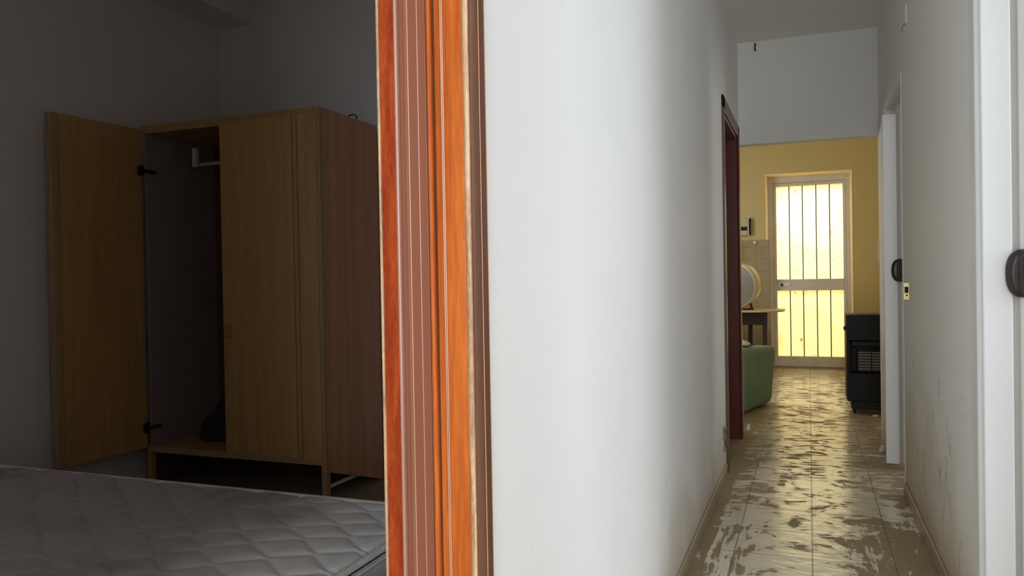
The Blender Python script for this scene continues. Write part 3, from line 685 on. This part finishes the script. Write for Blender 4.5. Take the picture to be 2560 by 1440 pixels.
# hanging rail with bracket
MB().tube([(wx0+0.13, wy0+0.27, 1.865), (-2.935, wy0+0.27, 1.865)], 0.011, 12).build('hanging_rail', 'whitepl', wd, smooth=True)
B(wx0+0.105, wx0+0.135, wy0+0.255, wy0+0.285, 1.850, 1.965).build('rail_bracket', 'whitepl', wd, bevel=0.006)
heap('dark_clothes', -3.22, 3.72, wz0+0.036, 0.22, 0.16, 0.20, 'darkcloth', 9, 'dark heap of clothes on the floor of the open wardrobe', 'clothes')
hg = MB().tube([(-2.36, 3.70, wz1+.002), (-2.35, 3.71, wz1+0.012), (-2.345, 3.74, wz1+0.024), (-2.35, 3.78, wz1+0.022), (-2.355, 3.79, wz1+0.012)], 0.004, 8).build('wire_hook', 'dkmetal', smooth=True)
tag(hg, 'small dark bent wire lying on top of the wardrobe', 'wire')

# ---------------------------------------------------------------- mattress
MX1, MX0, MY1, MY0, MZ = -0.995, -3.02, 2.015, 0.62, 0.495
mt = empty('mattress', (-2.0, 1.3, 0.28)); tag(mt, 'stained off-white quilted mattress with ribbed edging in the dim bedroom', 'mattress')
nx, ny = 400, 280
gx = np.linspace(MX0, MX1, nx); gy = np.linspace(MY0, MY1, ny); X, Y = np.meshgrid(gx, gy, indexing='ij')
lam, p_ = 0.185, 0.070; Am = p_*0.34
Xw = X+0.010*np.sin(Y*9)+0.006*np.sin(X*13+1); Yw = Y+0.010*np.sin(X*5)+0.006*np.sin(X*17)
best = np.full(X.shape, 9.0); 
for n_ in range(int(MY0/p_)-2, int(MY1/p_)+3):
    ph = math.pi*(n_ % 2)
    th = 2*math.pi*Xw/lam+ph
    c_ = n_*p_+Am*(np.cos(th)+0.12*np.cos(3*th)); sl = Am*2*math.pi/lam*np.sin(th)
    best = np.minimum(best, np.abs(Yw-c_)/np.sqrt(1+sl**2))
hh = 0.0095*(1-np.exp(-best/0.012))
edge = np.minimum.reduce([X-MX0, MX1-X, Y-MY0, MY1-Y]); roll = np.clip(edge/0.05, 0, 1); hh = hh*np.clip(edge/0.02, 0, 1)
rs = 0.004*np.sin(X*7+Y*3)+0.003*np.sin(Y*11-X*2)
Zg = MZ-0.016*(1-roll)**2+hh+rs*roll
vs = np.stack([X, Y, Zg], -1).reshape(-1, 3); off = np.array(mt['wl']); vs = vs-off
idx = np.arange(nx*ny).reshape(nx, ny)
fs = np.stack([idx[:-1, :-1], idx[1:, :-1], idx[1:, 1:], idx[:-1, 1:]], -1).reshape(-1, 4)
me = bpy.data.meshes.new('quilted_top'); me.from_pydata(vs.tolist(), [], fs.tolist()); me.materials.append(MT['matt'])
me.polygons.foreach_set('use_smooth', [True]*len(me.polygons)); o = bpy.data.objects.new('quilted_top', me); C.objects.link(o); o.parent = mt
# side band with stitched rolls
def side_prof():
    pts = []; z0, z1 = 0.285, MZ-0.022
    for k in range(25):
        t = k/24; pts.append((0.004+0.006*abs(math.sin(t*math.pi*3)), z0+(z1-z0)*t))
    return pts
pr = side_prof(); m = MB(); cor = rrect(MX0, MX1, MY0, MY1, 0.05, 6); n = len(cor); cxm, cym = (MX0+MX1)/2, (MY0+MY1)/2
vs = []
rc = lambda o_: rrect(MX0-o_, MX1+o_, MY0-o_, MY1+o_, 0.05, 6)
for o_, z in pr: vs += [(x, y, z) for x, y in rc(o_-0.006)]
fs = [(j*n+i, j*n+(i+1) % n, (j+1)*n+(i+1) % n, (j+1)*n+i) for j in range(len(pr)-1) for i in range(n)]
fs.append(tuple(range(n-1, -1, -1)))
m.add(vs, fs).build('side_band', 'mside', mt, smooth=True)
def dense(loop, step):
    out = []
    for i in range(len(loop)):
        a = Vector(loop[i]); b = Vector(loop[(i+1) % len(loop)]); k = max(1, int((b-a).length/step))
        out += [a+(b-a)*j/k for j in range(k)]
    return out+[Vector(loop[0])]
lp = dense([(x, y, MZ-0.006) for x, y in rrect(MX0, MX1, MY0, MY1, 0.05, 6)], 0.0028)
MB().tube(lp, 0.01, 8, rfun=lambda i: 0.0098 if i % 3 else 0.0072).build('edge_tape', 'tape', mt, smooth=True)
lp = [(x, y, MZ-0.030) for x, y in rrect(MX0-.002, MX1+.002, MY0-.002, MY1+.002, 0.05, 6)]; lp.append(lp[0])
MB().tube(lp, 0.005, 8).build('edge_cord', 'tape', mt, smooth=True)
bb = B(MX0+0.02, MX1-0.03, MY0+0.02, MY1-0.03, 0.06, 0.283).build('bed_base', 'bedbase', bevel=0.004)
tag(bb, 'low dark wooden bed base under the stained mattress', 'bed')
bl = bb
for x in (MX0+0.1, MX1-0.12):
    for y in (MY0+0.1, MY1-0.12): B(x-.03, x+.03, y-.03, y+.03, 0, 0.06).build('leg', 'bedbase', bb)

for o in bpy.data.objects:
    if 'wl' in o: del o['wl']
